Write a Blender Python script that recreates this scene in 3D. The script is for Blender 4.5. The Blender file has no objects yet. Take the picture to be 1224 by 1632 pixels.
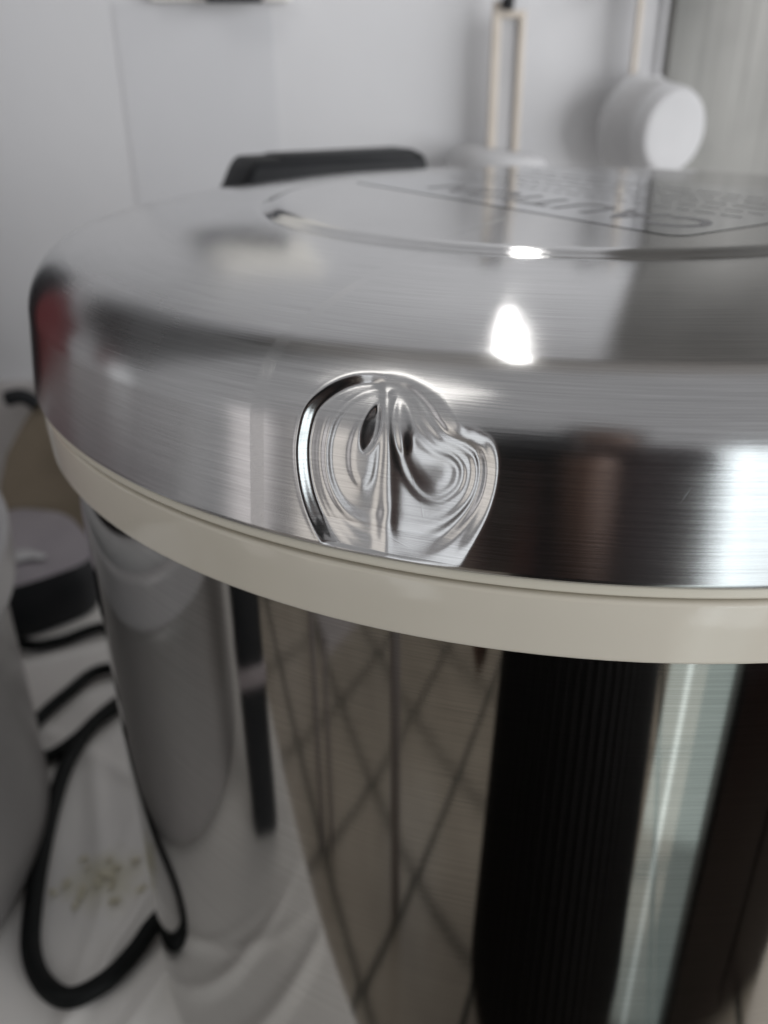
import bpy, bmesh, math, random
import numpy as np
from mathutils import Vector, Matrix, noise
random.seed(7)
rng = np.random.default_rng(7)
S = 0.19                      # one design unit = the lid's radius, 0.19 m
R_ = math.radians
sc = bpy.context.scene

# ------------------------------------------------------------------ camera
CAM = np.array([-.5078, -1.6867, .4559]); PIT, YAW, ROLL, FPX = .4702, .0881, -.0075, 1375.7
FW = np.array([math.sin(YAW)*math.cos(PIT), math.cos(YAW)*math.cos(PIT), -math.sin(PIT)])
_r = np.cross(FW, [0, 0, 1.]); _r /= np.linalg.norm(_r); _u = np.cross(_r, FW)
RX = math.cos(ROLL)*_r + math.sin(ROLL)*_u
UP = -math.sin(ROLL)*_r + math.cos(ROLL)*_u
cd = bpy.data.cameras.new('camera'); cam = bpy.data.objects.new('camera', cd)
sc.collection.objects.link(cam); sc.camera = cam
cam.matrix_world = Matrix(((RX[0], UP[0], -FW[0], CAM[0]*S), (RX[1], UP[1], -FW[1], CAM[1]*S),
                           (RX[2], UP[2], -FW[2], CAM[2]*S), (0, 0, 0, 1)))
cd.sensor_fit = 'VERTICAL'; cd.sensor_height = 36; cd.sensor_width = 27
cd.lens = 36*FPX/1632; cd.clip_start = .002; cd.clip_end = 100
cd.dof.use_dof = True; cd.dof.focus_distance = .9*S; cd.dof.aperture_fstop = 11.5

# ------------------------------------------------------------------ world, lamps, exposure
w = bpy.data.worlds.new('World'); sc.world = w; w.use_nodes = True
bg = w.node_tree.nodes['Background']; bg.inputs[0].default_value = (.98, .98, 1.0, 1); bg.inputs[1].default_value = .24
sc.view_settings.view_transform = 'Standard'; sc.view_settings.look = 'None'
sc.view_settings.exposure = .7; sc.view_settings.gamma = 1

def area(name, loc, target, sx, sy, radiance, col=(1, 1, 1), shape='RECTANGLE'):
    """an area lamp given in design units; radiance is what its face shows"""
    l = bpy.data.lights.new(name, 'AREA'); l.shape = shape; l.size = sx*S; l.size_y = sy*S
    a = sx*sy*S*S*(math.pi/4 if shape in ('DISK', 'ELLIPSE') else 1)
    l.energy = radiance*a*math.pi; l.color = col
    o = bpy.data.objects.new(name, l); sc.collection.objects.link(o)
    o.location = Vector(loc)*S
    d = Vector(target)-Vector(loc)
    o.rotation_euler = d.to_track_quat('-Z', 'Y').to_euler()
    return o
area('cupboard_lamp', (.2, 1.6, 2.8), (-.3, -.87, .2), .09, 1.5, 16, (1, .98, .95), 'ELLIPSE')
area('side_window', (8.0, -4.3, 1.5), (-.6, .3, .3), 10, 7, 2.9, (.985, .99, 1))
for z0, z1, e in ((-2.3, 1.0, 1.1), (-4.0, -2.3, .46), (-6.04, -4.0, .20)):        # gap of a doorway: daylight falling off towards the floor
    zc_ = (z0+z1)/2
    area('door_gap', (1.06, -4.38, zc_), (-.1, -.97, zc_), .95, z1-z0, e, (.88, .97, 1) if z1 > 0 else (.80, .97, .95))
    area('door_gap_slit', (.86, -4.38, zc_), (-.13, -.97, zc_), .06, z1-z0, e*1.6, (.86, .98, 1))
area('overhead_fill', (-4.6, -3.0, 8.2), (-.4, -.9, .1), 3.4, 3.4, 1.5, (1, .97, .92))  # added fill from above for the counter gap and dent, not a known fixture
area('left_doorway', (-10.1, -3.7, -2.3), (-.5, -.9, -2.3), 1.5, 5.6, .42, (1, .93, .91))
area('dent_fill', (-7.1, -5.1, -2.2), (-.45, -.9, -.6), 1.5, 4.8, .54, (1, .92, .82))  # pair of added lamps, warm and bluish, that brighten the dent; no real windows
area('dent_fill', (-5.7, -6.7, -2.2), (-.45, -.9, -.6), 1.7, 4.8, .80, (.93, .97, 1))
area('left_window', (-8.2, 1.35, -.1), (-.5, -.9, .1), 1.0, 1.5, .5, (.95, .98, 1))

# ------------------------------------------------------------------ helpers
def tag(o, label=None, cat=None, group=None, kind=None):
    if label: o['label'] = label
    if cat: o['category'] = cat
    if group: o['group'] = group
    if kind: o['kind'] = kind
    return o

def empty(name, loc, label, cat, group=None):
    o = bpy.data.objects.new(name, None); sc.collection.objects.link(o)
    o.location = Vector(loc)*S; o.empty_display_size = .02
    return tag(o, label, cat, group)

def obj(name, vf, mat, parent=None, smooth=True, uv=None):
    """vf = (verts in design units, faces); one mesh object, world coordinates unless parented to an Empty"""
    v, f = vf
    v = np.asarray(v, float)*S
    off = np.zeros(3)
    p = parent
    while p is not None:
        off += np.array(p.location); p = p.parent
    v = v-off
    me = bpy.data.meshes.new(name); me.from_pydata(v.tolist(), [], f)
    if smooth: me.polygons.foreach_set('use_smooth', [True]*len(me.polygons))
    if uv is not None:
        l = me.uv_layers.new(name='UVMap'); idx = np.zeros(len(me.loops), int)
        me.loops.foreach_get('vertex_index', idx)
        l.data.foreach_set('uv', np.asarray(uv)[idx].ravel())
    me.update()
    o = bpy.data.objects.new(name, me); sc.collection.objects.link(o)
    me.materials.append(mat)
    if parent: o.parent = parent
    return o

def join(*vfs):
    V, F = [], []
    for v, f in vfs:
        n = len(V); V += [tuple(p) for p in v]; F += [tuple(i+n for i in q) for q in f]
    return V, F

def revolve(prof, angs, c=(0, 0), closed=True):
    """surface of revolution about the vertical through c; returns (verts, faces), uv"""
    prof = np.asarray(prof, float); A = np.asarray(angs, float)
    n, m = len(prof), len(A)
    arc = np.concatenate([[0], np.cumsum(np.hypot(np.diff(prof[:, 0]), np.diff(prof[:, 1])))])
    x = c[0]+np.outer(prof[:, 0], np.cos(A)); y = c[1]+np.outer(prof[:, 0], np.sin(A)); z = np.repeat(prof[:, 1:2], m, 1)
    V = np.stack([x, y, z], -1).reshape(-1, 3)
    i = np.arange(n-1)[:, None]*m; j = np.arange(m if closed else m-1)[None]
    k = (j+1) % m
    F = np.stack([i+j, i+k, i+m+k, i+m+j], -1).reshape(-1, 4).tolist()
    UV = np.stack(np.broadcast_arrays(A[None], arc[:, None]), -1).reshape(-1, 2)
    return (V, F), UV

def fillet(cx, cz, rx, rz, a0, a1, n=10):
    t = np.linspace(R_(a0), R_(a1), n)
    return [(cx+rx*math.cos(a), cz+rz*math.sin(a)) for a in t]

FULL = np.linspace(0, 2*math.pi, 181)[:-1]

def spline(P, n=8):
    P = [Vector(p) for p in P]; out = []
    Q = [2*P[0]-P[1]]+P+[2*P[-1]-P[-2]]
    for i in range(1, len(Q)-2):
        a, b, c, d = Q[i-1:i+3]
        for k in range(n):
            t = k/n
            out.append(.5*((2*b)+(c-a)*t+(2*a-5*b+4*c-d)*t*t+(3*b-a-3*c+d)*t**3))
    out.append(P[-1]); return out

def tube(path, rad, seg=10, cap=True):
    path = [Vector(p) for p in path]; V, F = [], []
    N = len(path); r = rad if hasattr(rad, '__len__') else [rad]*N
    t0 = (path[1]-path[0]).normalized()
    nrm = t0.orthogonal().normalized()
    for i in range(N):
        t = (path[min(i+1, N-1)]-path[max(i-1, 0)]).normalized()
        nrm = (nrm-t*nrm.dot(t)).normalized(); b = t.cross(nrm)
        for k in range(seg):
            a = 2*math.pi*k/seg
            V.append(path[i]+r[i]*(math.cos(a)*nrm+math.sin(a)*b))
    for i in range(N-1):
        for k in range(seg):
            F.append((i*seg+k, i*seg+(k+1) % seg, (i+1)*seg+(k+1) % seg, (i+1)*seg+k))
    if cap:
        F.append(tuple(range(seg))[::-1]); F.append(tuple((N-1)*seg+k for k in range(seg)))
    return V, F

def bbox(x0, x1, y0, y1, z0, z1, bev=.0, seg=2, M=None):
    bm = bmesh.new(); bmesh.ops.create_cube(bm, size=1)
    for v in bm.verts:
        v.co = Vector(((x0+x1)/2+v.co.x*(x1-x0), (y0+y1)/2+v.co.y*(y1-y0), (z0+z1)/2+v.co.z*(z1-z0)))
    if bev: bmesh.ops.bevel(bm, geom=bm.edges[:], offset=bev, segments=seg, affect='EDGES', profile=.5)
    if M is not None: bmesh.ops.transform(bm, matrix=M, verts=bm.verts[:])
    bm.verts.index_update()
    V = [v.co.copy() for v in bm.verts]; F = [tuple(v.index for v in f.verts) for f in bm.faces]
    bm.free(); return V, F

# ------------------------------------------------------------------ materials
def mat(name, col, rough=.5, metal=0, **kw):
    m = bpy.data.materials.new(name); m.use_nodes = True
    b = m.node_tree.nodes['Principled BSDF']
    b.inputs['Base Color'].default_value = (*col, 1); b.inputs['Roughness'].default_value = rough
    b.inputs['Metallic'].default_value = metal
    for k, v in kw.items(): b.inputs[k.replace('_', ' ')].default_value = v
    return m
def N(m, t, **kw):
    n = m.node_tree.nodes.new(t)
    for k, v in kw.items(): setattr(n, k, v)
    return n
def L(m, a, b): m.node_tree.links.new(a, b)

def mottled(name, c0, c1, scale, rough=.5, bump=.1, bscale=None, detail=5, **kw):
    m = mat(name, c0, rough, **kw); b = m.node_tree.nodes['Principled BSDF']
    tc = N(m, 'ShaderNodeTexCoord'); n = N(m, 'ShaderNodeTexNoise'); n.inputs['Scale'].default_value = scale
    n.inputs['Detail'].default_value = detail
    L(m, tc.outputs['Object'], n.inputs['Vector'])
    r = N(m, 'ShaderNodeValToRGB'); r.color_ramp.elements[0].position = .3; r.color_ramp.elements[1].position = .7
    r.color_ramp.elements[0].color = (*c0, 1); r.color_ramp.elements[1].color = (*c1, 1)
    L(m, n.outputs['Fac'], r.inputs['Fac']); L(m, r.outputs['Color'], b.inputs['Base Color'])
    if bump:
        n2 = N(m, 'ShaderNodeTexNoise'); n2.inputs['Scale'].default_value = bscale or scale*4; n2.inputs['Detail'].default_value = 4
        L(m, tc.outputs['Object'], n2.inputs['Vector'])
        bp = N(m, 'ShaderNodeBump'); bp.inputs['Strength'].default_value = bump; bp.inputs['Distance'].default_value = .002
        L(m, n2.outputs['Fac'], bp.inputs['Height']); L(m, bp.outputs['Normal'], b.inputs['Normal'])
    return m

def steel(name, col, rough, aniso, bump, su, sv, scratches=True):
    """brushed steel: grain runs along u (round the pot)"""
    m = mat(name, col, rough, 1); b = m.node_tree.nodes['Principled BSDF']
    uv = N(m, 'ShaderNodeUVMap'); mp = N(m, 'ShaderNodeMapping'); mp.inputs['Scale'].default_value = (su, sv, 1)
    L(m, uv.outputs['UV'], mp.inputs['Vector'])
    n = N(m, 'ShaderNodeTexNoise'); n.inputs['Scale'].default_value = 1; n.inputs['Detail'].default_value = 3
    n.inputs['Roughness'].default_value = .7
    L(m, mp.outputs['Vector'], n.inputs['Vector'])
    b.inputs['Anisotropic'].default_value = aniso
    tg = N(m, 'ShaderNodeTangent'); tg.direction_type = 'RADIAL'; tg.axis = 'Z'
    L(m, tg.outputs['Tangent'], b.inputs['Tangent']); b.inputs['Anisotropic Rotation'].default_value = .25
    bp = N(m, 'ShaderNodeBump'); bp.inputs['Strength'].default_value = bump; bp.inputs['Distance'].default_value = .0001
    h = n.outputs['Fac']
    tc = N(m, 'ShaderNodeTexCoord')
    if scratches:                                     # a few random short scratches
        wv = N(m, 'ShaderNodeTexVoronoi'); wv.feature = 'DISTANCE_TO_EDGE'; wv.inputs['Scale'].default_value = 77
        n3 = N(m, 'ShaderNodeTexNoise'); n3.inputs['Scale'].default_value = 25
        L(m, tc.outputs['Object'], n3.inputs['Vector'])
        vm = N(m, 'ShaderNodeVectorMath', operation='MULTIPLY_ADD'); vm.inputs[1].default_value = (.004, .004, .004)
        L(m, n3.outputs['Color'], vm.inputs[0]); L(m, tc.outputs['Object'], vm.inputs[2])
        L(m, vm.outputs['Vector'], wv.inputs['Vector'])
        mr = N(m, 'ShaderNodeMapRange'); mr.inputs['From Min'].default_value = 0; mr.inputs['From Max'].default_value = .011
        mr.inputs['To Min'].default_value = 1; mr.inputs['To Max'].default_value = 0
        L(m, wv.outputs['Distance'], mr.inputs['Value'])
        n4 = N(m, 'ShaderNodeTexNoise'); n4.inputs['Scale'].default_value = 45
        L(m, tc.outputs['Object'], n4.inputs['Vector'])
        gt = N(m, 'ShaderNodeMapRange'); gt.inputs['From Min'].default_value = .66; gt.inputs['From Max'].default_value = .74
        L(m, n4.outputs['Fac'], gt.inputs['Value'])
        mu = N(m, 'ShaderNodeMath', operation='MULTIPLY'); L(m, mr.outputs['Result'], mu.inputs[0]); L(m, gt.outputs['Result'], mu.inputs[1])
        ad = N(m, 'ShaderNodeMath', operation='MULTIPLY_ADD'); ad.inputs[1].default_value = -.35
        L(m, mu.outputs['Value'], ad.inputs[0]); L(m, n.outputs['Fac'], ad.inputs[2]); h = ad.outputs['Value']
    L(m, h, bp.inputs['Height']); L(m, bp.outputs['Normal'], b.inputs['Normal'])
    # worn, smudged areas: roughness varies broadly and along the grain
    ns = N(m, 'ShaderNodeTexNoise'); ns.inputs['Scale'].default_value = 11; ns.inputs['Detail'].default_value = 6
    L(m, tc.outputs['Object'], ns.inputs['Vector'])
    ma = N(m, 'ShaderNodeMapRange'); ma.inputs['From Min'].default_value = .4; ma.inputs['From Max'].default_value = .68
    ma.inputs['To Min'].default_value = rough*.8; ma.inputs['To Max'].default_value = rough*(1.6 if scratches else 1.2)
    L(m, ns.outputs['Fac'], ma.inputs['Value'])
    mb = N(m, 'ShaderNodeMath', operation='MULTIPLY_ADD'); mb.inputs[1].default_value = rough*.35
    L(m, n.outputs['Fac'], mb.inputs[0]); L(m, ma.outputs['Result'], mb.inputs[2])
    if scratches:                                     # the flat crown is polished smoother than the brushed side
        sv_ = N(m, 'ShaderNodeSeparateXYZ'); L(m, uv.outputs['UV'], sv_.inputs['Vector'])
        cr_ = N(m, 'ShaderNodeMapRange'); cr_.inputs['From Min'].default_value = .25; cr_.inputs['From Max'].default_value = .38
        cr_.inputs['To Min'].default_value = 1; cr_.inputs['To Max'].default_value = .58
        L(m, sv_.outputs['Y'], cr_.inputs['Value'])
        mc_ = N(m, 'ShaderNodeMath', operation='MULTIPLY'); L(m, mb.outputs['Value'], mc_.inputs[0]); L(m, cr_.outputs['Result'], mc_.inputs[1])
        L(m, mc_.outputs['Value'], b.inputs['Roughness'])
    else:
        L(m, mb.outputs['Value'], b.inputs['Roughness'])
    # faint grain colour
    rp = N(m, 'ShaderNodeValToRGB'); rp.color_ramp.elements[0].position = .25; rp.color_ramp.elements[1].position = .75
    rp.color_ramp.elements[0].color = (col[0]*.8, col[1]*.8, col[2]*.8, 1)
    rp.color_ramp.elements[1].color = (min(1, col[0]*1.12), min(1, col[1]*1.12), min(1, col[2]*1.12), 1)
    L(m, n.outputs['Fac'], rp.inputs['Fac']); L(m, rp.outputs['Color'], b.inputs['Base Color'])
    return m

M_LID = steel('brushed_steel_lid', (.58, .578, .58), .165, .90, .24, 5, 420)
M_BODY = steel('brushed_steel_body', (.35, .34, .325), .05, .5, .03, 4, 420, False)
M_COL = steel('brushed_steel_sheet', (.33, .325, .31), .36, .0, .05, 1, 60, False)
M_CREAM = mottled('cream_plastic', (.60, .56, .475), (.65, .605, .52), 7, .12, .02, 300)
M_CREAM2 = mottled('cream_gasket', (.66, .62, .52), (.69, .65, .55), 20, .3, .02, 300)
M_BLACK = mottled('black_plastic', (.010, .011, .013), (.016, .017, .019), 40, .48, .06, 500, **{'Specular_IOR_Level': .2})
M_CORD = mottled('black_cord_rubber', (.005, .006, .006), (.009, .010, .010), 60, .5, .1, 700, **{'Specular_IOR_Level': .15})
M_WALL = mottled('wall_paint', (.60, .604, .62), (.655, .657, .673), 2.6, .5, .15, 60)
M_WALL2 = mottled('wall_lower_paint', (.50, .48, .48), (.56, .54, .53), 6, .4, .1, 60)
M_SHEET = mottled('white_plastic_sheet', (.78, .76, .735), (.84, .82, .795), 9, .3, .1, 60)
M_WHITE = mottled('white_plastic', (.46, .46, .47), (.51, .51, .52), 20, .6, .02, 200, **{'Specular_IOR_Level': .15})
M_TAN = mottled('yellowed_plastic_edge', (.56, .50, .43), (.62, .56, .49), 30, .4, .02, 200)
M_ENAMEL = mottled('white_enamel', (.42, .41, .42), (.47, .46, .47), 10, .25, .03, 120)
M_POTW = mottled('pale_grey_enamel', (.25, .24, .235), (.29, .275, .27), 8, .35, .03, 120)
M_MAUVE = mottled('dull_grey_lid', (.24, .21, .22), (.28, .25, .26), 12, .3, .03, 120)

# ------------------------------------------------------------------ the setting
ZC, ZF, YW = -1.6, -6.07, 2.2                       # counter top, floor, wall
wall = tag(obj('wall', bbox(-16, 14, YW, YW+.6, -.77, 9), M_WALL, None, False), kind='structure')
low = tag(obj('wall_base', bbox(-16, 14, YW-.04, YW+.6, ZF, -.772), M_WALL2, None, False), kind='structure')

def add_stain(m, c, rad, col):
    b = m.node_tree.nodes['Principled BSDF']; src = b.inputs['Base Color'].links[0].from_socket
    tc = N(m, 'ShaderNodeTexCoord'); d = N(m, 'ShaderNodeVectorMath', operation='DISTANCE'); d.inputs[1].default_value = [q*S for q in c]
    L(m, tc.outputs['Object'], d.inputs[0])
    n = N(m, 'ShaderNodeTexNoise'); n.inputs['Scale'].default_value = 70; n.inputs['Detail'].default_value = 6; L(m, tc.outputs['Object'], n.inputs['Vector'])
    k = N(m, 'ShaderNodeMath', operation='MULTIPLY_ADD'); k.inputs[1].default_value = rad*S*1.6; L(m, n.outputs['Fac'], k.inputs[0]); L(m, d.outputs['Value'], k.inputs[2])
    r = N(m, 'ShaderNodeMapRange'); r.inputs['From Min'].default_value = rad*S*1.2; r.inputs['From Max'].default_value = rad*S*2.0; r.inputs['To Min'].default_value = .55; r.inputs['To Max'].default_value = 0
    L(m, k.outputs['Value'], r.inputs['Value'])
    x = N(m, 'ShaderNodeMix', data_type='RGBA'); x.inputs['B'].default_value = (*col, 1)
    L(m, r.outputs['Result'], x.inputs['Factor']); L(m, src, x.inputs['A']); L(m, x.outputs['Result'], b.inputs['Base Color'])
add_stain(M_SHEET, (-1.16, .10, ZC), .11, (.60, .57, .40))
# counter with its plastic sheet: a grid with soft folds
counter = tag(obj('counter', bbox(-9, 7, -1.05, YW-.045, ZC-.25, ZC-.02, .01), mat('counter_board', (.4, .38, .35), .5), None, False), kind='structure')
def fold_h(x, y):
    h = .010*noise.noise(Vector((x*2.2, y*1.5, .3)))
    for (ax, ay, dx, dy, wd, am) in FOLDS:
        am *= .55
        t = (x-ax)*dx+(y-ay)*dy; d = (x-ax)*-dy+(y-ay)*dx
        h += am*math.exp(-(d/wd)**2)/(1+(t/.45)**4)
    return h
FOLDS = [(-1.05, -.02, .35, .94, .02, .03), (-1.2, .25, -.25, .97, .03, .022), (-1.5, .9, .9, .43, .03, .018), (-1.3, .62, .8, -.6, .03, .016),
         (-1.02, -.35, .5, .87, .025, .03), (-1.18, -.32, .1, 1, .02, .02), (-1.45, 1.25, .95, .3, .03, .02), (-1.0, -.7, .4, .9, .03, .02)]
xs = np.unique(np.concatenate([np.linspace(-9, -2.2, 40), np.linspace(-2.2, -.7, 130), np.linspace(-.7, 7, 40)]))
ys = np.unique(np.concatenate([np.linspace(-1.06, 1.5, 200), np.linspace(1.5, YW-.05, 30)]))
V = [(x, y, ZC+.004+max(-.015, fold_h(x, y))) for y in ys for x in xs]
nx = len(xs)
F = [(j*nx+i, j*nx+i+1, (j+1)*nx+i+1, (j+1)*nx+i) for j in range(len(ys)-1) for i in range(nx-1)]
for i in range(nx):                                  # the sheet turns down over the counter's front edge
    V.append((xs[i], -1.075, ZC-.01)); V.append((xs[i], -1.08, ZC-.3+.02*noise.noise(Vector((xs[i]*3, 0, 0)))))
b0 = len(ys)*nx
for i in range(nx-1):
    F += [(b0+2*i, b0+2*i+2, i+1, i), (b0+2*i+1, b0+2*i+3, b0+2*i+2, b0+2*i)]
sheet = tag(obj('plastic_sheet', (V, F), M_SHEET), 'creased white plastic sheet covering the counter under the cooker and cord', 'plastic sheet')
cabinet = tag(obj('counter_base', bbox(-9, 7, -.9, 1.9, ZF, ZC-.26), mottled('dark_wood', (.07, .045, .035), (.1, .065, .05), 8, .5), None, False), kind='structure')

# tiled floor, seen in the mirror of the cooker's body
floor = tag(obj('floor', bbox(-16, 12, -16, 2, ZF-.3, ZF-.012), mat('grout', (.035, .04, .035), .8), None, False), kind='structure')
M_TILE = mottled('floor_tile', (.47, .415, .34), (.58, .52, .43), 9, .25, .05)
tv = bbox(-.752, .752, -.752, .752, -.03, 0, .01, 1)
tile0 = None
for i in range(-5, 7):
    for j in range(-5, 5):
        cx = -3.45+.8+1.6*i; cy = -4.42+.8+1.6*j
        if cx > 8 or cy < -12: continue
        if tile0 is None:
            tile0 = obj('tile', (tv[0], tv[1]), M_TILE, floor, False); o = tile0
        else:
            o = tile0.copy(); sc.collection.objects.link(o); o.parent = floor
        o.location = Vector((cx, cy, ZF+random.uniform(-.002, .002)))*S
# dark wooden cupboards across the room
M_CUP = mottled('reddish_wood', (.085, .035, .028), (.12, .055, .045), 5, .4, .05)
cup = empty('cupboard', (-5, -13, ZF), 'reddish brown wooden cupboards across the room, seen mirrored in the cooker lid', 'cupboard')
obj('carcass', bbox(-13, 4, -14, -13, ZF, 2.4, .03), M_CUP, cup, False)
for i in range(7):
    x0 = -12.9+2.4*i
    d = obj('door', bbox(x0+.05, x0+2.3, -12.995, -12.85, ZF+.4, 2.2, .03), M_CUP, cup, False)
    obj('handle', tube([(x0+2.1, -12.85, -2), (x0+2.1, -12.7, -2), (x0+2.1, -12.7, -1.2), (x0+2.1, -12.85, -1.2)], .04, 8), M_COL, d)

wc = empty('wall_cupboard', (0, 1.6, 3.6), 'beige and dark cupboards hung on the wall above the view, mirrored in the lid', 'wall cupboard')
obj('carcass', bbox(-2.3, 8, 1.25, YW-.01, 3.7, 7.5, .02), mottled('beige_cupboard', (.30, .285, .265), (.34, .32, .30), 5, .4), wc, False)
obj('carcass', bbox(-11, -2.4, 1.05, YW-.01, 1.7, 7.5, .02), mottled('dark_grey_cupboard', (.045, .045, .047), (.06, .06, .062), 5, .4), wc, False)
M_RED = mottled('red_packaging', (.13, .010, .014), (.17, .016, .02), 12, .3, .02)
tag(obj('black_packet', bbox(-2.55, -2.05, YW-.30, YW-.005, -.76, 1.0, .06, 3), M_BLACK, None, False), 'black packet against the wall left of the cooker, mirrored along the lid edge', 'packet')
for nm, x0, x1, z0, z1, lb in (('red_packet', -4.6, -2.65, -.75, 1.15, 'tall red packet on the wall left of the cooker, mirrored at the lid edge'),
                               ('red_tin', -10.5, -7.2, .1, 2.2, 'wide red packet further left, mirrored as the smaller red patch')):
    tag(obj(nm, bbox(x0, x1, YW-.25, YW-.005, z0, z1, .05, 3), M_RED, None, False), lb, 'packet')
# ------------------------------------------------------------------ the rice cooker
cooker = empty('rice_cooker', (0, 0, ZC), 'large steel rice cooker with dented brushed lid and cream plastic band', 'rice cooker')

def project(P):
    D = P-CAM; z = D@FW
    return 612+FPX*(D@RX)/z, 816-FPX*(D@UP)/z

def sdf(px, py, poly):
    """signed distance to a closed polygon, positive inside"""
    poly = np.asarray(poly, float); a = poly; b = np.roll(poly, -1, 0)
    d = np.full(px.shape, 1e9); ins = np.zeros(px.shape, bool)
    for (ax, ay), (bx, by) in zip(a, b):
        ex, ey = bx-ax, by-ay; t = np.clip(((px-ax)*ex+(py-ay)*ey)/(ex*ex+ey*ey+1e-9), 0, 1)
        d = np.minimum(d, np.hypot(px-ax-t*ex, py-ay-t*ey))
        c = ((ay > py) != (by > py)) & (px < (bx-ax)*(py-ay)/(by-ay+1e-12)+ax)
        ins ^= c
    return np.where(ins, d, -d)

def smooth_poly(P, n=8):
    P = [tuple(p)+(0,) for p in P]
    Q = spline(P[-2:]+P+P[:3], n)
    return [(q.x, q.y) for q in Q[2*n:-2*n]]

OUT = smooth_poly([(604, 594), (560, 594), (518, 610), (482, 642), (468, 690), (466, 735), (474, 790), (490, 840), (512, 885), (540, 930), (600, 970), (680, 960), (720, 930),
                   (748, 880), (776, 825), (791, 775), (794, 730), (784, 700), (758, 684), (736, 676), (722, 655), (700, 628), (660, 604), (630, 595)])
LB = smooth_poly([(600, 630), (575, 645), (552, 675), (540, 715), (541, 755), (556, 785), (575, 793), (596, 775), (606, 735), (609, 690), (607, 650)])
RB = smooth_poly([(630, 625), (648, 640), (662, 680), (690, 712), (722, 728), (738, 752), (730, 785), (700, 806), (668, 800), (642, 770), (624, 725), (619, 680), (621, 645)])
D1 = smooth_poly([(598, 645), (584, 655), (572, 680), (570, 708), (578, 722), (590, 712), (597, 690), (600, 665)])
D1 = [(583+(x-583)*1.15, 682+(y-682)*1.08) for x, y in D1]
D2 = smooth_poly([(632, 632), (645, 650), (654, 685), (651, 715), (641, 730), (629, 718), (622, 690), (622, 655)])

def blur(a, k):
    for ax in (0, 1):
        n = int(3*k)+1; g = np.exp(-.5*(np.arange(-n, n+1)/k)**2); g /= g.sum()
        p = np.pad(a, [(n, n) if i == ax else (0, 0) for i in (0, 1)], mode='edge')
        a = sum(g[i]*np.take(p, np.arange(i, i+a.shape[ax]), axis=ax) for i in range(2*n+1))
    return a

def dent_depth(px, py):
    so, sl, sr = sdf(px, py, OUT), sdf(px, py, LB), sdf(px, py, RB)
    s1, s2 = sdf(px, py, D1), sdf(px, py, D2)
    sb = np.maximum(sl, sr)
    out = np.maximum(so, 0); tob = np.maximum(-sb, 0)
    a = np.where(so <= 0, 0, out/(out+tob+1e-6))            # 0 at the outline, 1 on the rims of the two basins
    a1 = blur(a, 1.6)
    inner = np.clip(np.maximum(sb, 0)/34, 0, 1)
    F = a1+blur(inner, 2.0)
    # the slope of the sheet on the way in, ring by ring, different on the two sides of the middle ridge
    g = np.linspace(0, 2.2, 1400)
    def integ(P): t = np.interp(g, *np.array(P, float).T); return np.concatenate([[0], np.cumsum((t[1:]+t[:-1])/2*np.diff(g))])*.040
    # (depths of the two sides agree on the ridge)
    hl, hr = 1.3*np.interp(F, g, integ(SLOPE_L)), 1.4*np.interp(F, g, integ(SLOPE_R))
    w = np.clip((px-(612+.01*(py-740)))/50+.5, 0, 1); w = w*w*(3-2*w)
    dl, dr = 1.3*np.interp(1, g, integ(SLOPE_L)), 1.4*np.interp(1, g, integ(SLOPE_R))
    hl = hl+(dr-dl)*.5*np.clip(F, 0, 1); hr = hr-(dr-dl)*.5*np.clip(F, 0, 1)
    h = blur(hl*(1-w)+hr*w, 1.7)
    ridge = np.exp(-((px-612-.02*(py-740)-2.5*np.sin((py-600)/60))/(8+.03*(py-600)))**2)*np.clip((so-10)/40, 0, 1)
    h -= .0018*blur(ridge, 3)
    h += .26*.00067*blur((px-566)*np.clip(s1/6, 0, 1), 2.4)-.0022*blur(np.clip(s2/13, 0, 1), 3)
    lobe = np.exp(-(((px-696)/44)**2+((py-772)/30)**2)); h += .0010*lobe
    return h
SLOPE_L = [(0, 0), (.05, -.12), (.09, .0), (.10, 1.10), (.15, 1.22), (.185, .80), (.215, 1.15), (.245, 1.22), (.27, .10), (.32, .0), (.36, -.14), (.39, .0), (.45, -.12), (.49, -.02), (.53, .04), (.57, -.20), (.61, -.20),
           (.65, .04), (.70, .26), (.74, .26), (.79, .03), (.84, -.02), (1.0, -.03), (1.18, -.03), (1.26, -.07), (1.38, -.08), (1.48, -.02), (1.58, -.04), (1.7, .0), (2.2, 0)]
SLOPE_R = [(0, .04), (.05, .14), (.18, .20), (.30, .14), (.36, .26), (.43, .40), (.48, .30), (.54, .06), (.60, -.02), (.65, .04), (.71, .18), (.76, .20), (.82, .08), (.93, .02), (1.0, .16), (1.08, .02),
           (1.25, -.01), (1.5, .06), (1.7, .02), (2.2, .0)]

# lid profile (radius, height)
RT, ZS, RF, A1, ZE = .987, .120, .098, 77, .239
A0 = math.degrees(math.atan((1-RT)/ZS))
prof_side = [(.988, -.0024), (.998, -.0024), (1.0, .0005)]+[(1-(1-RT)*z/ZS, z) for z in np.linspace(.004, ZS, 150)]
prof_fil = fillet(RT-RF*math.cos(R_(A0)), ZS-RF*math.sin(R_(A0)), RF, RF, A0, A1, 90)[1:]
_r1, _z1 = prof_fil[-1]; _s = 1/math.tan(R_(A1)); _D = _r1-.590
prof_fil += [(_r1-k*_D, _z1+_s*k*_D+(ZE-_z1-_s*_D)*k*k) for k in np.linspace(0, 1, 60)[1:]]
prof = prof_side+prof_fil
ZP = ZE+.0085                                            # top of the raised disc
prof += [(.590-.048*k, ZE-.0015*math.sin(math.pi*min(1, k*4))+(ZP-ZE)*(k-math.sin(2*math.pi*k)/(2*math.pi)*.9)) for k in np.linspace(.05, 1, 18)]
prof += [(r, ZP) for r in (.535, .45, .3, .15, .05, .0005)]
NS = len(prof_side)+len(prof_fil)
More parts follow.
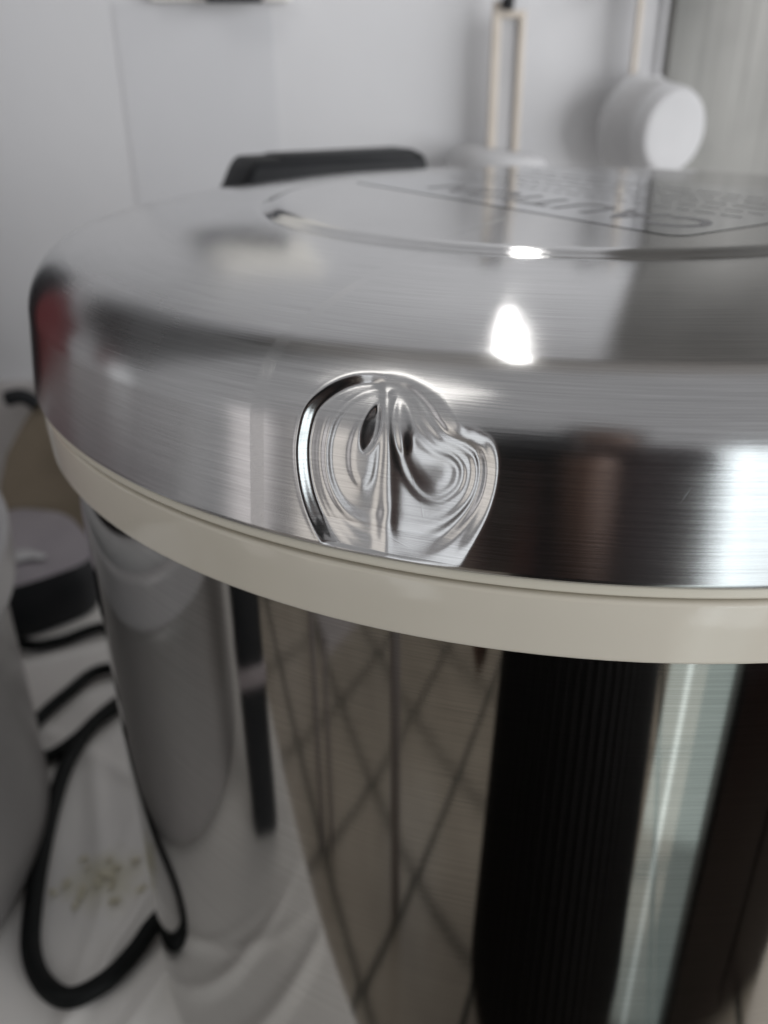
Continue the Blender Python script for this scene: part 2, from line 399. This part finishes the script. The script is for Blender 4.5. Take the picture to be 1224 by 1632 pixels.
dense = np.radians(np.arange(-124.5, -104.5, .042))
rest = np.radians(np.arange(-104.5+.5, 360-124.5-.3, .9))
angs = np.concatenate([dense, rest])
(VL, FL), UVL = revolve(prof, angs)
m = len(angs); P = VL.reshape(len(prof), m, 3)
pr = np.array(prof); tn = np.gradient(pr, axis=0); nr = np.stack([tn[:, 1], -tn[:, 0]], -1); nr /= np.linalg.norm(nr, axis=1)[:, None]
sub = P[:NS, :len(dense)]
px, py = project(sub.reshape(-1, 3)); px = px.reshape(sub.shape[:2]); py = py.reshape(sub.shape[:2])
dp = dent_depth(px, py)
zz = pr[:NS, 1:2]; fade = .5*np.clip(zz/.002, 0, 1)+.5*np.clip(zz/.03, 0, 1)
dp *= fade
nn = np.stack([nr[:NS, 0:1]*np.cos(dense), nr[:NS, 0:1]*np.sin(dense), np.repeat(nr[:NS, 1:2], len(dense), 1)], -1)
P[:NS, :len(dense)] -= nn*dp[..., None]
# very slight waviness of the pressed sheet
lid = obj('lid', (P.reshape(-1, 3), FL), M_LID, cooker, True, UVL); tag(lid, 'brushed steel lid with a heart shaped dent in its side')

# cream rim below the lid, band, body, foot
pf = [(.95, -.0030)]+[(.990, -.0030)]+fillet(.990, -.0065, .005, .003, 90, 0, 5)+[(.9955, -.0135)]+fillet(.9915, -.0140, .004, .003, 0, -90, 4)+[(.95, -.0172)]
vf, uv = revolve(pf, FULL); obj('lid_gasket', vf, M_CREAM2, cooker, True, uv)
pf = [(.94, -.0205), (.972, -.0205), (.978, -.0215)]+fillet(.984, -.0290, .0085, .0070, 90, 0, 8)+[(.9925, -.06), (.9905, -.096)]+fillet(.9865, -.0975, .004, .004, 0, -90, 5)+[(.95, -.1015)]
vf, uv = revolve(pf, FULL); obj('cream_band', vf, M_CREAM, cooker, True, uv)
vf, uv = revolve([(.945, -.016), (.945, -.022)], FULL); obj('seal_groove', vf, mat('groove_rubber', (.10, .07, .04), .6), cooker, True, uv)
pf = [(.95, -.09), (.963, -.0915)]+[(.963, z) for z in np.linspace(-.12, ZC+.12, 40)]+fillet(.953, ZC+.12, .01, .02, 0, -90, 5)+[(.90, ZC+.10)]
vf, uv = revolve(pf, np.linspace(0, 2*math.pi, 361)[:-1]); obj('body', vf, M_BODY, cooker, True, uv)
pf = [(.90, ZC+.101), (.925, ZC+.10), (.925, ZC+.022), (.915, ZC+.016), (.6, ZC+.016)]
vf, uv = revolve(pf, FULL); obj('foot_ring', vf, M_CREAM, cooker, True, uv)

# black handle at the far edge of the lid: a bar set along the rim
ha = R_(114.4)
Mh = Matrix.Translation((1.0*math.cos(ha), 1.0*math.sin(ha), 0)) @ Matrix.Rotation(ha-math.pi/2, 4, 'Z') @ Matrix.Translation((-.04, -.002, 0))
hb = bbox(-.315, .315, -.07, .12, .10, .260, .03, 3, None)
hv = []
for v in hb[0]:
    t = (v.z-.10)/.16
    k = 1-.07*max(0, t)**2
    y = v.y-.25*v.x**2*1.0
    if v.x < -.18: v.x += .075*max(0, t)*(-.18-v.x)/.135
    hv.append(Mh @ Vector((v.x*k, y, v.z)))
hd = obj('handle', (hv, hb[1]), M_BLACK, cooker)
gv = []
gb = bbox(-.15, .26, -.071, .06, .20, .266, .010, 2)
for v in gb[0]: gv.append(Mh @ Vector((v.x, v.y-.25*v.x**2, v.z)))
obj('handle_grip', (gv, gb[1]), M_BLACK, hd)

# caution label on the raised disc
A = np.array([.018, -.472]); e1 = np.array([-.474, .880]); e2 = np.array([.880, .474])
def lab(a, b, z): q = A+e1*a+e2*b; return (q[0], q[1], z)
M_FILM = mat('label_film', (.50, .51, .53), .07, .85)
nA = 14
crn = []
for (ca, cb, s0) in ((.03, .03, 180), (.85, .03, 270), (.85, .53, 0), (.03, .53, 90)):
    for t in np.linspace(s0, s0+90, 5): crn.append((ca+.03*math.cos(R_(t)), cb+.03*math.sin(R_(t))))
top = [lab(a, b, ZP+.0008) for a, b in crn]; bot = [lab(a, b, ZP+.0002) for a, b in crn]
n_ = len(crn)
label = obj('caution_label', (top, [tuple(range(n_))]), M_FILM, lid, False)
M_INK = mat('grey_print', (.17, .17, .18), .4)
def text(s, a, b, size, name, par):
    c = bpy.data.curves.new(name, 'FONT'); c.body = s; c.size = size; c.space_character = 1.12; c.offset = size*.012
    to = bpy.data.objects.new(name, c); sc.collection.objects.link(to)
    dg = bpy.context.evaluated_depsgraph_get(); me = bpy.data.meshes.new_from_object(to.evaluated_get(dg))
    V = [lab(a+v.co.x, b-v.co.y, ZP+.0012) for v in me.vertices]; F = [tuple(p.vertices) for p in me.polygons]
    bpy.data.objects.remove(to)
    return obj(name, (V, F), M_INK, par, False)
# ink sits straight on the lid's label as a sub-part of the lid
text('CAUTION', .035, .155, .135, 'caution_lettering', lid)
rows = []
for r in range(5):                                  # small print, too fine to read: worn grey lines
    a = .06
    while a < .8:
        l = random.uniform(.02, .07)
        q = [lab(a, .22+r*.055, ZP+.0012), lab(a+l, .22+r*.055, ZP+.0012), lab(a+l, .228+r*.055, ZP+.0012), lab(a, .228+r*.055, ZP+.0012)]
        rows.append((q, [(0, 1, 2, 3)])); a += l+.012
tag(obj('small_print', join(*rows), mat('faded_print', (.2, .2, .21), .3), lid, False), kind='stuff')

# ------------------------------------------------------------------ the white pot at the left
NC = (-2.3, .2)
pot = empty('cooking_pot', (NC[0], NC[1], ZC), 'pale grey pot with rounded white rim at the left edge beside the cooker', 'pot')
pf = [(.90, ZC+.03), (.935, ZC+.035), (.945, ZC+.06)]+[(.945, z) for z in np.linspace(-1.45, -.82, 12)]+[(.935, -.805), (.92, -.80)]
vf, uv = revolve(pf, FULL, NC); obj('pot_body', vf, M_POTW, pot, True, uv)
pf = [(.92, -.79), (.97, -.785)]+fillet(.965, -.74, .03, .045, -80, 0, 6)+[(.998, -.66)]+fillet(.96, -.635, .04, .03, 0, 70, 8)
vf, uv = revolve(pf, FULL, NC); obj('lid_side', vf, M_ENAMEL, pot, True, uv)
vf, uv = revolve(fillet(.935, -.585, .045, .045, -120, 200, 22), FULL, NC); obj('pot_rim', vf, M_WHITE, pot, True, uv)
pf = [(.86, -.545), (.80, -.553), (.5, -.545), (.2, -.54), (.001, -.54)]
vf, uv = revolve(pf, FULL, NC); obj('pot_lid', vf, M_MAUVE, pot, True, uv)
vf, uv = revolve([(.90, ZC+.031), (.88, ZC+.015), (.6, ZC+.015)], FULL, NC); obj('pot_foot', vf, M_MAUVE, pot, True, uv)

# ------------------------------------------------------------------ cord on the counter
zc = ZC+.034
P = [(-2.05, 1.52), (-1.71, 1.26), (-1.56, 1.27), (-1.41, 1.34), (-1.18, 1.36), (-1.06, 1.18), (-1.14, 1.06), (-1.35, 1.06), (-1.44, .93), (-1.52, .78),
     (-1.50, .66), (-1.44, .60), (-1.36, .66), (-1.30, .80), (-1.20, .92)]
cord = empty('power_cord', (-1.3, .3, ZC), 'black power cord looped on the white sheet between pot and cooker', 'cord')
obj('cord_coil', tube(spline([(x, y, zc+.012*math.sin(i*1.7)**2) for i, (x, y) in enumerate(P)], 8), .023, 10), M_CORD, cord)
P = [(-1.05, 1.02), (-1.20, .90), (-1.31, .74), (-1.36, .58), (-1.365, .38), (-1.35, .18), (-1.33, .02), (-1.30, -.12), (-1.245, -.22), (-1.17, -.27), (-1.09, -.235), (-1.03, -.16), (-.985, -.09), (-.93, -.04), (-.84, -.02)]
Z = [.04, .035, .05, .04, .035, .035, .035, .035, .035, .035, .035, .036, .05, .06, .06]
obj('cord_loop', tube(spline([(x, y, ZC+z) for (x, y), z in zip(P, Z)], 8), .026, 12), M_CORD, cord)

# ------------------------------------------------------------------ things behind the gap
box = empty('black_box', (-1.66, 1.66, ZC), 'black box with dull grey top standing behind the cords', 'box')
def slab(pts, z0, z1, inset0, top_mat, side_mat, par):
    pts = [Vector(p+(0,)) for p in pts]; c = sum(pts, Vector())/len(pts)
    P = spline(pts[-2:]+pts+pts[:3], 5)[10:-11]
    n = len(P); rings = [(inset0, z0), (inset0*.6, z0+.03), (0, z0+(z1-z0)*.6), (0, z1-.03), (.03, z1)]
    V = []; F = []
    for ins, z in rings:
        for p in P: q = p+(c-p)*ins; V.append((q.x, q.y, z))
    for k in range(len(rings)-1):
        for i in range(n): F.append((k*n+i, k*n+(i+1) % n, (k+1)*n+(i+1) % n, (k+1)*n+i))
    F.append(tuple(range(n))[::-1])
    obj('box_side', (V, F), side_mat, par)
    V2 = [(p.x+(c.x-p.x)*.03, p.y+(c.y-p.y)*.03, z1+.001) for p in P]+[(c.x, c.y, z1+.004)]
    obj('box_top', (V2, [(i, (i+1) % n, n) for i in range(n)]), top_mat, par)
slab([(-1.84, 1.28), (-1.72, 1.30), (-1.58, 1.38), (-1.46, 1.48), (-1.44, 1.6), (-1.52, 1.76), (-1.63, 1.93), (-1.74, 2.0), (-1.92, 2.02), (-2.0, 1.8), (-1.97, 1.4)], ZC+.015, -1.33, .12,
     mottled('dusty_grey_top', (.28, .26, .285), (.34, .315, .34), 30, .6, .1), M_BLACK, box)
scr = []
for k in range(14):
    a = k/14*2*math.pi; rr = .05*(1+.35*math.sin(3*a+1)); scr.append((-1.70+rr*1.25*math.cos(a), 1.52+rr*.8*math.sin(a)-.02*math.cos(2*a)))
sv = [(x, y, -1.322+.012*math.sin(9*x+7*y)) for x, y in scr]; sv2 = [(x, y, z+.006) for x, y, z in sv]
n = len(sv)
tag(obj('paper_scrap', (sv+sv2, [tuple(range(n, 2*n)), tuple(range(n))[::-1]]+[(i, (i+1) % n, n+(i+1) % n, n+i) for i in range(n)]), M_WHITE, None, False),
    'small torn white scrap lying on the grey box top', 'paper scrap')
# brown bag
bm = bmesh.new(); bmesh.ops.create_grid(bm, x_segments=1, y_segments=1); bm.free()
bv = bbox(-2.02, -1.25, 2.03, 2.15, ZC+.012, -.80, .03, 2)
bm = bmesh.new(); vs = [bm.verts.new(v) for v in bv[0]]
for f in bv[1]: bm.faces.new([vs[i] for i in f])
bmesh.ops.subdivide_edges(bm, edges=bm.edges[:], cuts=5, use_grid_fill=True)
for v in bm.verts:
    t = (v.co.z-ZC)/.8
    if v.co.x < -1.4: v.co.x += .30*t*t*(-1.4-v.co.x)/.6
    nz = noise.noise_vector(v.co*5)
    v.co += Vector((nz.x*.02, nz.y*.03, nz.z*.03))
bm.verts.index_update()
vf = ([v.co.copy() for v in bm.verts], [tuple(v.index for v in f.verts) for f in bm.faces]); bm.free()
bag = empty('paper_bag', (-1.6, 2.09, ZC), 'crumpled brown paper bag leaning behind the black box by the wall', 'paper bag')
obj('bag_body', vf, mottled('brown_paper', (.19, .155, .11), (.25, .205, .15), 14, .7, .4, 60), bag)
kb = tube(spline([(-1.83, 2.03, -.80), (-1.76, 2.03, -.79), (-1.70, 2.03, -.83)], 4), .035, 8)
obj('bag_clip', kb, M_BLACK, bag)

# crumbs of food on the sheet
cr = []
for k in range(26):
    a = random.uniform(0, 6.28); r = abs(random.gauss(0, .05)); x, y = -1.16+r*1.2*math.cos(a)+.015*random.gauss(0, 1), .10+r*1.3*math.sin(a)
    s = random.uniform(.003, .009); M = Matrix.Translation((x, y, ZC+.014+max(0, fold_h(x, y)))) @ Matrix.Rotation(random.uniform(0, 3), 4, 'Z')
    cr.append(bbox(-s*1.8, s*1.8, -s, s, -s*.4, s*.4, s*.3, 1, M))
tag(obj('food_crumbs', join(*cr), mottled('dried_greens', (.62, .58, .42), (.74, .70, .58), 60, .6)), 'yellowish green food crumbs scattered on the white sheet inside the cord loop', 'crumbs', kind='stuff')

# ------------------------------------------------------------------ on the wall
# measuring cup seen from below-behind, hanging by its handle
cupo = empty('measuring_cup', (1.0, 2.0, .2), 'round white measuring cup hanging bottom outward on the wall at the right', 'measuring cup')
ax = Vector((.36, -.93, -.06)).normalized()
q = Vector((0, 0, 1)).rotation_difference(ax).to_matrix().to_4x4()
Mc = Matrix.Translation((.885, 2.10, .255)) @ q
pf = [(.150, .0), (.178, .0), (.186, .006), (.182, .014), (.172, .02), (.158, .12), (.150, .20)]+fillet(.122, .20, .026, .03, 0, 90, 8)+[(.08, .228), (.001, .228)]
vf, uv = revolve([(r*1.1, z) for r, z in pf], FULL[::3])
obj('cup_bowl', ([Mc @ Vector(v) for v in vf[0]], vf[1]), M_WHITE, cupo, True)
obj('handle', bbox(.842, .929, 2.075, 2.085, .40, .86, .003), M_WHITE, cupo, False)
for x in (.836, .934): obj('handle_edge', bbox(x-.010, x+.010, 2.062, 2.094, .40, .86, .004), M_TAN if x < .88 else M_WHITE, cupo, False)
hk = tag(obj('wall_hook', join(tube(spline([(.89, 2.195, .80), (.89, 2.10, .79), (.89, 2.045, .76), (.89, 2.03, .735)], 5), .022, 8), bbox(.845, .935, 2.17, 2.2, .76, .90, .01)), M_BLACK),
         'small black hook above the round measuring cup', 'hook')
hk2 = tag(obj('wall_hook', join(tube(spline([(.76, 2.195, .80), (.76, 2.10, .79), (.755, 2.04, .755), (.745, 2.03, .725)], 5), .02, 8), bbox(.715, .80, 2.17, 2.2, .76, .90, .01)), M_BLACK),
          'empty black hook left of the round measuring cup', 'hook')
# second scoop, its bowl mostly hidden by the lid
sp = empty('measuring_scoop', (.36, 2.1, .1), 'white measuring scoop with tan edged handle, half hidden behind the lid', 'measuring scoop')
Ms = Matrix.Translation((.30, 2.03, .105)) @ Matrix.Rotation(R_(8), 4, 'Y')
vf, uv = revolve([(.215, -.10), (.222, -.09), (.215, -.08), (.212, -.02)]+fillet(.14, -.02, .072, .09, 0, 90, 10)+[(.001, .072)], FULL[::3])
obj('scoop_bowl', ([Ms @ Vector(v) for v in vf[0]], vf[1]), M_WHITE, sp)
obj('handle', bbox(.278, .376, 2.084, 2.092, .12, .655, .003), M_WHITE, sp, False)
obj('handle_edge', bbox(.258, .290, 2.066, 2.094, .12, .70, .006), M_TAN, sp, False)
obj('handle_edge', bbox(.362, .388, 2.066, 2.094, .12, .66, .006), M_TAN, sp, False)
obj('handle_crossbar', bbox(.290, .388, 2.064, 2.096, .642, .668, .006), M_TAN, sp, False)
tag(obj('wall_hook', join(tube(spline([(.32, 2.195, .80), (.32, 2.10, .79), (.315, 2.05, .74), (.305, 2.04, .67)], 5), .024, 8), bbox(.275, .365, 2.17, 2.2, .74, .90, .01)), M_BLACK),
    'black hook at the top holding the tan edged scoop', 'hook')
# pale board and the dark-edged frame above it
tag(obj('wall_board', bbox(-1.19, -.585, YW-.0030, YW-.0005, -.3, .697, .001), mottled('pale_grey_board', (.575, .58, .60), (.61, .615, .635), 5, .45), None, False),
    'faint pale grey board on the white wall behind the lid', 'board')
fr = empty('wall_frame', (-.73, 2.18, .7), 'cream notice with dark clip, cut off by the top of the photo', 'notice')
obj('notice_panel', bbox(-1.04, -.51, YW-.05, YW-.009, .705, 1.3, .01), mottled('cream_panel', (.86, .84, .79), (.89, .87, .82), 10, .4), fr, False)
obj('notice_header', bbox(-1.03, -.60, YW-.058, YW-.051, .72, .86, .002), mottled('dark_blue_strip', (.02, .028, .05), (.03, .04, .065), 20, .5), fr, False)
obj('notice_clip', bbox(-.83, -.615, YW-.10, YW-.06, .698, .80, .01), M_BLACK, fr, False)
# brushed steel sheet at the right, bowed a little towards its left edge
xs_ = np.linspace(1.0, 2.9, 60); prof_ = [(x, YW-.006-.125*(x-1)-.05*(x-1)**2-.004*math.sin((x-1)*9)) for x in xs_]
V, F, U = [], [], []
for off, z in ((0, -1.0), (0, 3.6)):
    for x, y in prof_: V.append((x, y, z)); U.append((z, x))
nq = len(prof_)
for x, y in prof_: V.append((x, YW-.004, -1.0)); U.append((-1, x))
for x, y in prof_: V.append((x, YW-.004, 3.6)); U.append((3.6, x))
for i in range(nq-1):
    F += [(i, i+1, nq+i+1, nq+i), (2*nq+i+1, 2*nq+i, 3*nq+i, 3*nq+i+1)]
F += [(0, nq, 3*nq, 2*nq), (nq-1, 3*nq-1, 4*nq-1, 2*nq-1)]
tag(obj('steel_sheet', (V, F), M_COL, None, True, U), 'tall brushed steel sheet on the wall behind the round measuring cup', 'steel sheet')

# ------------------------------------------------------------------ rack posts to the left of the cook, mirrored in the steel
M_POST = mottled('pale_steel_post', (.55, .52, .53), (.62, .58, .58), 10, .35, .02)
rack = empty('steel_rack', (-4.6, -3.6, ZF), 'pale grey metal rack on the floor, mirrored as upright lines in the steel', 'rack')
for x, y, wd in ((-5.15, -2.85, .12), (-4.95, -3.05, .10), (-3.6, -3.9, .20)):
    obj('post', tube([(x, y, ZF), (x, y, 1.2)], wd/2, 10), M_POST, rack)
for z in (-2.6, .4):
    obj('shelf', bbox(-5.4, -3.5, -4.5, -2.4, z-.06, z, .02), M_POST, rack, False)

# ------------------------------------------------------------------ the cook who takes the picture, mirrored in the steel
PX, PY = -.62, -4.25
def W(x, y, z): return Vector((PX+x/S, PY+y/S, ZF+z/S))       # metres from the cook's feet -> design units
def skin_mesh(name, nodes, edges, material, parent, sub=1):
    """continuous body surface grown from a skeleton; nodes = (point, radius in metres)"""
    me = bpy.data.meshes.new(name); o = bpy.data.objects.new(name, me); sc.collection.objects.link(o)
    org = Vector(parent.location) if parent.type == 'EMPTY' else Vector(parent.parent.location)
    me.from_pydata([p*S-org for p, r in nodes], edges, [])
    sk = o.modifiers.new('skin', 'SKIN'); sk.use_smooth_shade = True
    sb = o.modifiers.new('smooth', 'SUBSURF'); sb.levels = sub; sb.render_levels = sub
    for i, (p, r) in enumerate(nodes):
        rr = r if isinstance(r, tuple) else (r, r)
        me.skin_vertices[0].data[i].radius = rr
        me.skin_vertices[0].data[i].use_root = (i == 0)
    dg = bpy.context.evaluated_depsgraph_get(); m2 = bpy.data.meshes.new_from_object(o.evaluated_get(dg))
    o.modifiers.clear(); o.data = m2; m2.name = name
    m2.materials.clear(); m2.materials.append(material); o.parent = parent
    return o
cook = empty('person', (PX, PY, ZF), 'person in maroon jumper and long black ribbed skirt, mirrored in the steel', 'person')
M_SKIN = mottled('skin', (.17, .095, .066), (.21, .12, .085), 30, .5, .05)
M_JUMP = mottled('maroon_jumper', (.015, .008, .009), (.026, .012, .013), 60, .9, .4, 300)
M_SKIRT = mottled('black_skirt', (.007, .007, .008), (.011, .011, .012), 40, .85, .2, 300)
M_HAIR = mottled('dark_hair', (.012, .009, .008), (.02, .015, .012), 80, .5, .3, 400)
pc = CAM-FW*.026-UP*.30-RX*.10                      # phone centre: its back carries the lens, just behind the camera
def PH(a, b, c): return Vector(pc+RX*a/S+UP*b/S+FW*c/S)
Mp = Matrix(((RX[0], UP[0], -FW[0], pc[0]), (RX[1], UP[1], -FW[1], pc[1]), (RX[2], UP[2], -FW[2], pc[2]), (0, 0, 0, 1)))
ph = empty('phone', tuple(pc), 'black phone held upright in one hand in front of the cooker', 'phone')
obj('phone_body', bbox(-.19, .19, -.39, .39, -.018, .018, .015, 3, Mp), M_BLACK, ph)
nodes, edges = [], []
def nd(p, r, par=None):
    nodes.append((p, r))
    if par is not None: edges.append((par, len(nodes)-1))
    return len(nodes)-1
pel = nd(W(0, -.01, .90), .085); sp1 = nd(W(0, -.015, 1.05), .08, pel); ch = nd(W(0, -.01, 1.22), .085, sp1); sh0 = nd(W(0, 0, 1.32), .065, ch)
nk = nd(W(0, .015, 1.38), .05, sh0); jw = nd(W(0, .035, 1.44), .062, nk); hd1 = nd(W(0, .03, 1.51), .082, jw); hd2 = nd(W(0, .025, 1.57), .066, hd1)
no = nd(W(0, .118, 1.475), .011, hd1)
for s_ in (-1, 1):
    a = nd(W(s_*.15, 0, 1.305), .055, sh0)
    if s_ > 0:
        e = nd(W(s_*.175, .04, 1.03), .042, a); e2_ = nd(W(s_*.115, .23, 1.05), .030, e)
        wr = nd(PH(.040, -.130, -.060), .023, e2_); pa = nd(PH(.044, -.078, -.030), .024, wr)
        for k, (b, ln) in enumerate(((.016, .92), (-.004, 1.0), (-.024, .95), (-.042, .78))):
            f0 = nd(PH(.050, b-.036, -.008), .009, pa); f1 = nd(PH(.0455, b-.032, .013), .0082, f0); nd(PH(.0455-.026*ln, b-.030, .0165), .007, f1)
        t0 = nd(PH(.022, -.062, -.026), .0105, pa); t1 = nd(PH(.006, -.040, -.020), .009, t0); nd(PH(-.006, -.020, -.0135), .0075, t1)
    else:
        e = nd(W(-.225, -.03, 1.05), .042, a); wr = nd(W(-.25, .03, .82), .026, e); pa = nd(W(-.252, .045, .755), .026, wr)
        for k, (dy, ln) in enumerate(((.028, .9), (.010, 1.0), (-.008, .95), (-.024, .75))):
            f0 = nd(W(-.254, .05+dy, .715), .0095, pa); f1 = nd(W(-.246, .055+dy, .715-.04*ln), .0085, f0); nd(W(-.230, .06+dy, .715-.068*ln), .0072, f1)
        t0 = nd(W(-.235, .078, .755), .0105, pa); t1 = nd(W(-.222, .092, .73), .0092, t0); nd(W(-.214, .098, .705), .008, t1)
    hp = nd(W(s_*.085, -.01, .80), .06, pel); kn = nd(W(s_*.10, .02, .47), .055, hp); an = nd(W(s_*.105, -.01, .09), .036, kn); nd(W(s_*.115, .11, .04), .03, an)
body = skin_mesh('body', nodes, edges, M_SKIN, cook, 2)
nodes, edges = [], []
pel = nd(W(0, -.005, .885), .17); sp1 = nd(W(0, -.01, 1.04), .14, pel); ch = nd(W(0, 0, 1.22), (.16, .125), sp1); sh0 = nd(W(0, 0, 1.315), .088, ch)
nd(W(0, .012, 1.365), .06, sh0)
for s_ in (-1, 1):
    a = nd(W(s_*.15, 0, 1.305), .07, sh0)
    if s_ > 0: e = nd(W(.177, .04, 1.03), .056, a); e2_ = nd(W(.112, .22, 1.045), .05, e); nd(PH(.040, -.118, -.056), .031, e2_)
    else: e = nd(W(-.227, -.03, 1.05), .056, a); nd(W(-.25, .025, .84), .036, e)
skin_mesh('jumper', nodes, edges, M_JUMP, cook, 2)
V, F = [], []; n = 360
prf = [(.93, .12, .10), (.89, .155, .13), (.78, .185, .155), (.5, .205, .175), (.2, .225, .20), (.19, .22, .195)]
for z, rx, ry in prf:
    for k in range(n):
        t = 2*math.pi*k/n; q = 1+.022*math.cos(60*t)
        V.append(W(rx*q*math.cos(t), ry*q*math.sin(t), z))
for j in range(len(prf)-1):
    for k in range(n): F.append((j*n+k, j*n+(k+1) % n, (j+1)*n+(k+1) % n, (j+1)*n+k))
obj('skirt', (V, F), M_SKIRT, cook)
for s_ in (-1, 1):
    bm = bmesh.new(); bmesh.ops.create_uvsphere(bm, u_segments=16, v_segments=10, radius=1)
    V = [W(s_*.112+v.co.x*.048, .06+v.co.y*.125, .045+(v.co.z*.05 if v.co.z > 0 else v.co.z*.04)) for v in bm.verts]
    F = [tuple(v.index for v in f.verts) for f in bm.faces]; bm.free()
    obj('shoe', (V, F), M_BLACK, cook)
    bm = bmesh.new(); bmesh.ops.create_uvsphere(bm, u_segments=12, v_segments=8, radius=.012)
    V = [W(s_*.032+v.co.x, .098+v.co.y, 1.51+v.co.z) for v in bm.verts]; F = [tuple(v.index for v in f.verts) for f in bm.faces]; bm.free()
    obj('eye', (V, F), M_BLACK, cook)
bm = bmesh.new(); bmesh.ops.create_uvsphere(bm, u_segments=32, v_segments=20, radius=1)
V = []
for v in bm.verts:
    x, y, z = v.co; k = 1+.04*noise.noise(v.co*4)
    front = max(0, y)*(1 if z < .45 else 0)
    V.append(W(x*.095*k, .01+y*.10*k*(1-.75*front), 1.525+z*.098*k-(.10*max(0, -z) if y < .2 else 0)))
F = [tuple(v.index for v in f.verts) for f in bm.faces]; bm.free()
obj('hair', (V, F), M_HAIR, cook)

# low dark cabinet to the right of the cook and a narrow caddy at the counter's edge, both mirrored in the body
lc = empty('low_cabinet', (2.4, -4.6, ZF), 'low dark red cabinet on the tiles, mirrored at the right of the cooker body', 'cabinet')
M_DR = mottled('dark_red_wood', (.014, .005, .005), (.022, .008, .008), 6, .4, .05)
obj('carcass', bbox(1.45, 3.4, -5.4, -4.0, ZF, -2.3, .03), M_DR, lc, False)
for x0 in (1.5, 2.45): obj('door', bbox(x0, x0+.9, -3.995, -3.94, ZF+.3, -2.45, .02), M_DR, lc, False)
cad = empty('utensil_caddy', (-1.63, -.86, ZC), 'narrow black caddy at the counter edge, mirrored left of centre in the body', 'caddy')
obj('caddy_body', bbox(-1.72, -1.55, -.95, -.78, ZC+.015, -.45, .03), M_BLACK, cad)
obj('caddy_band', bbox(-1.725, -1.545, -.955, -.775, -1.02, -.95, .01), M_MAUVE, cad)
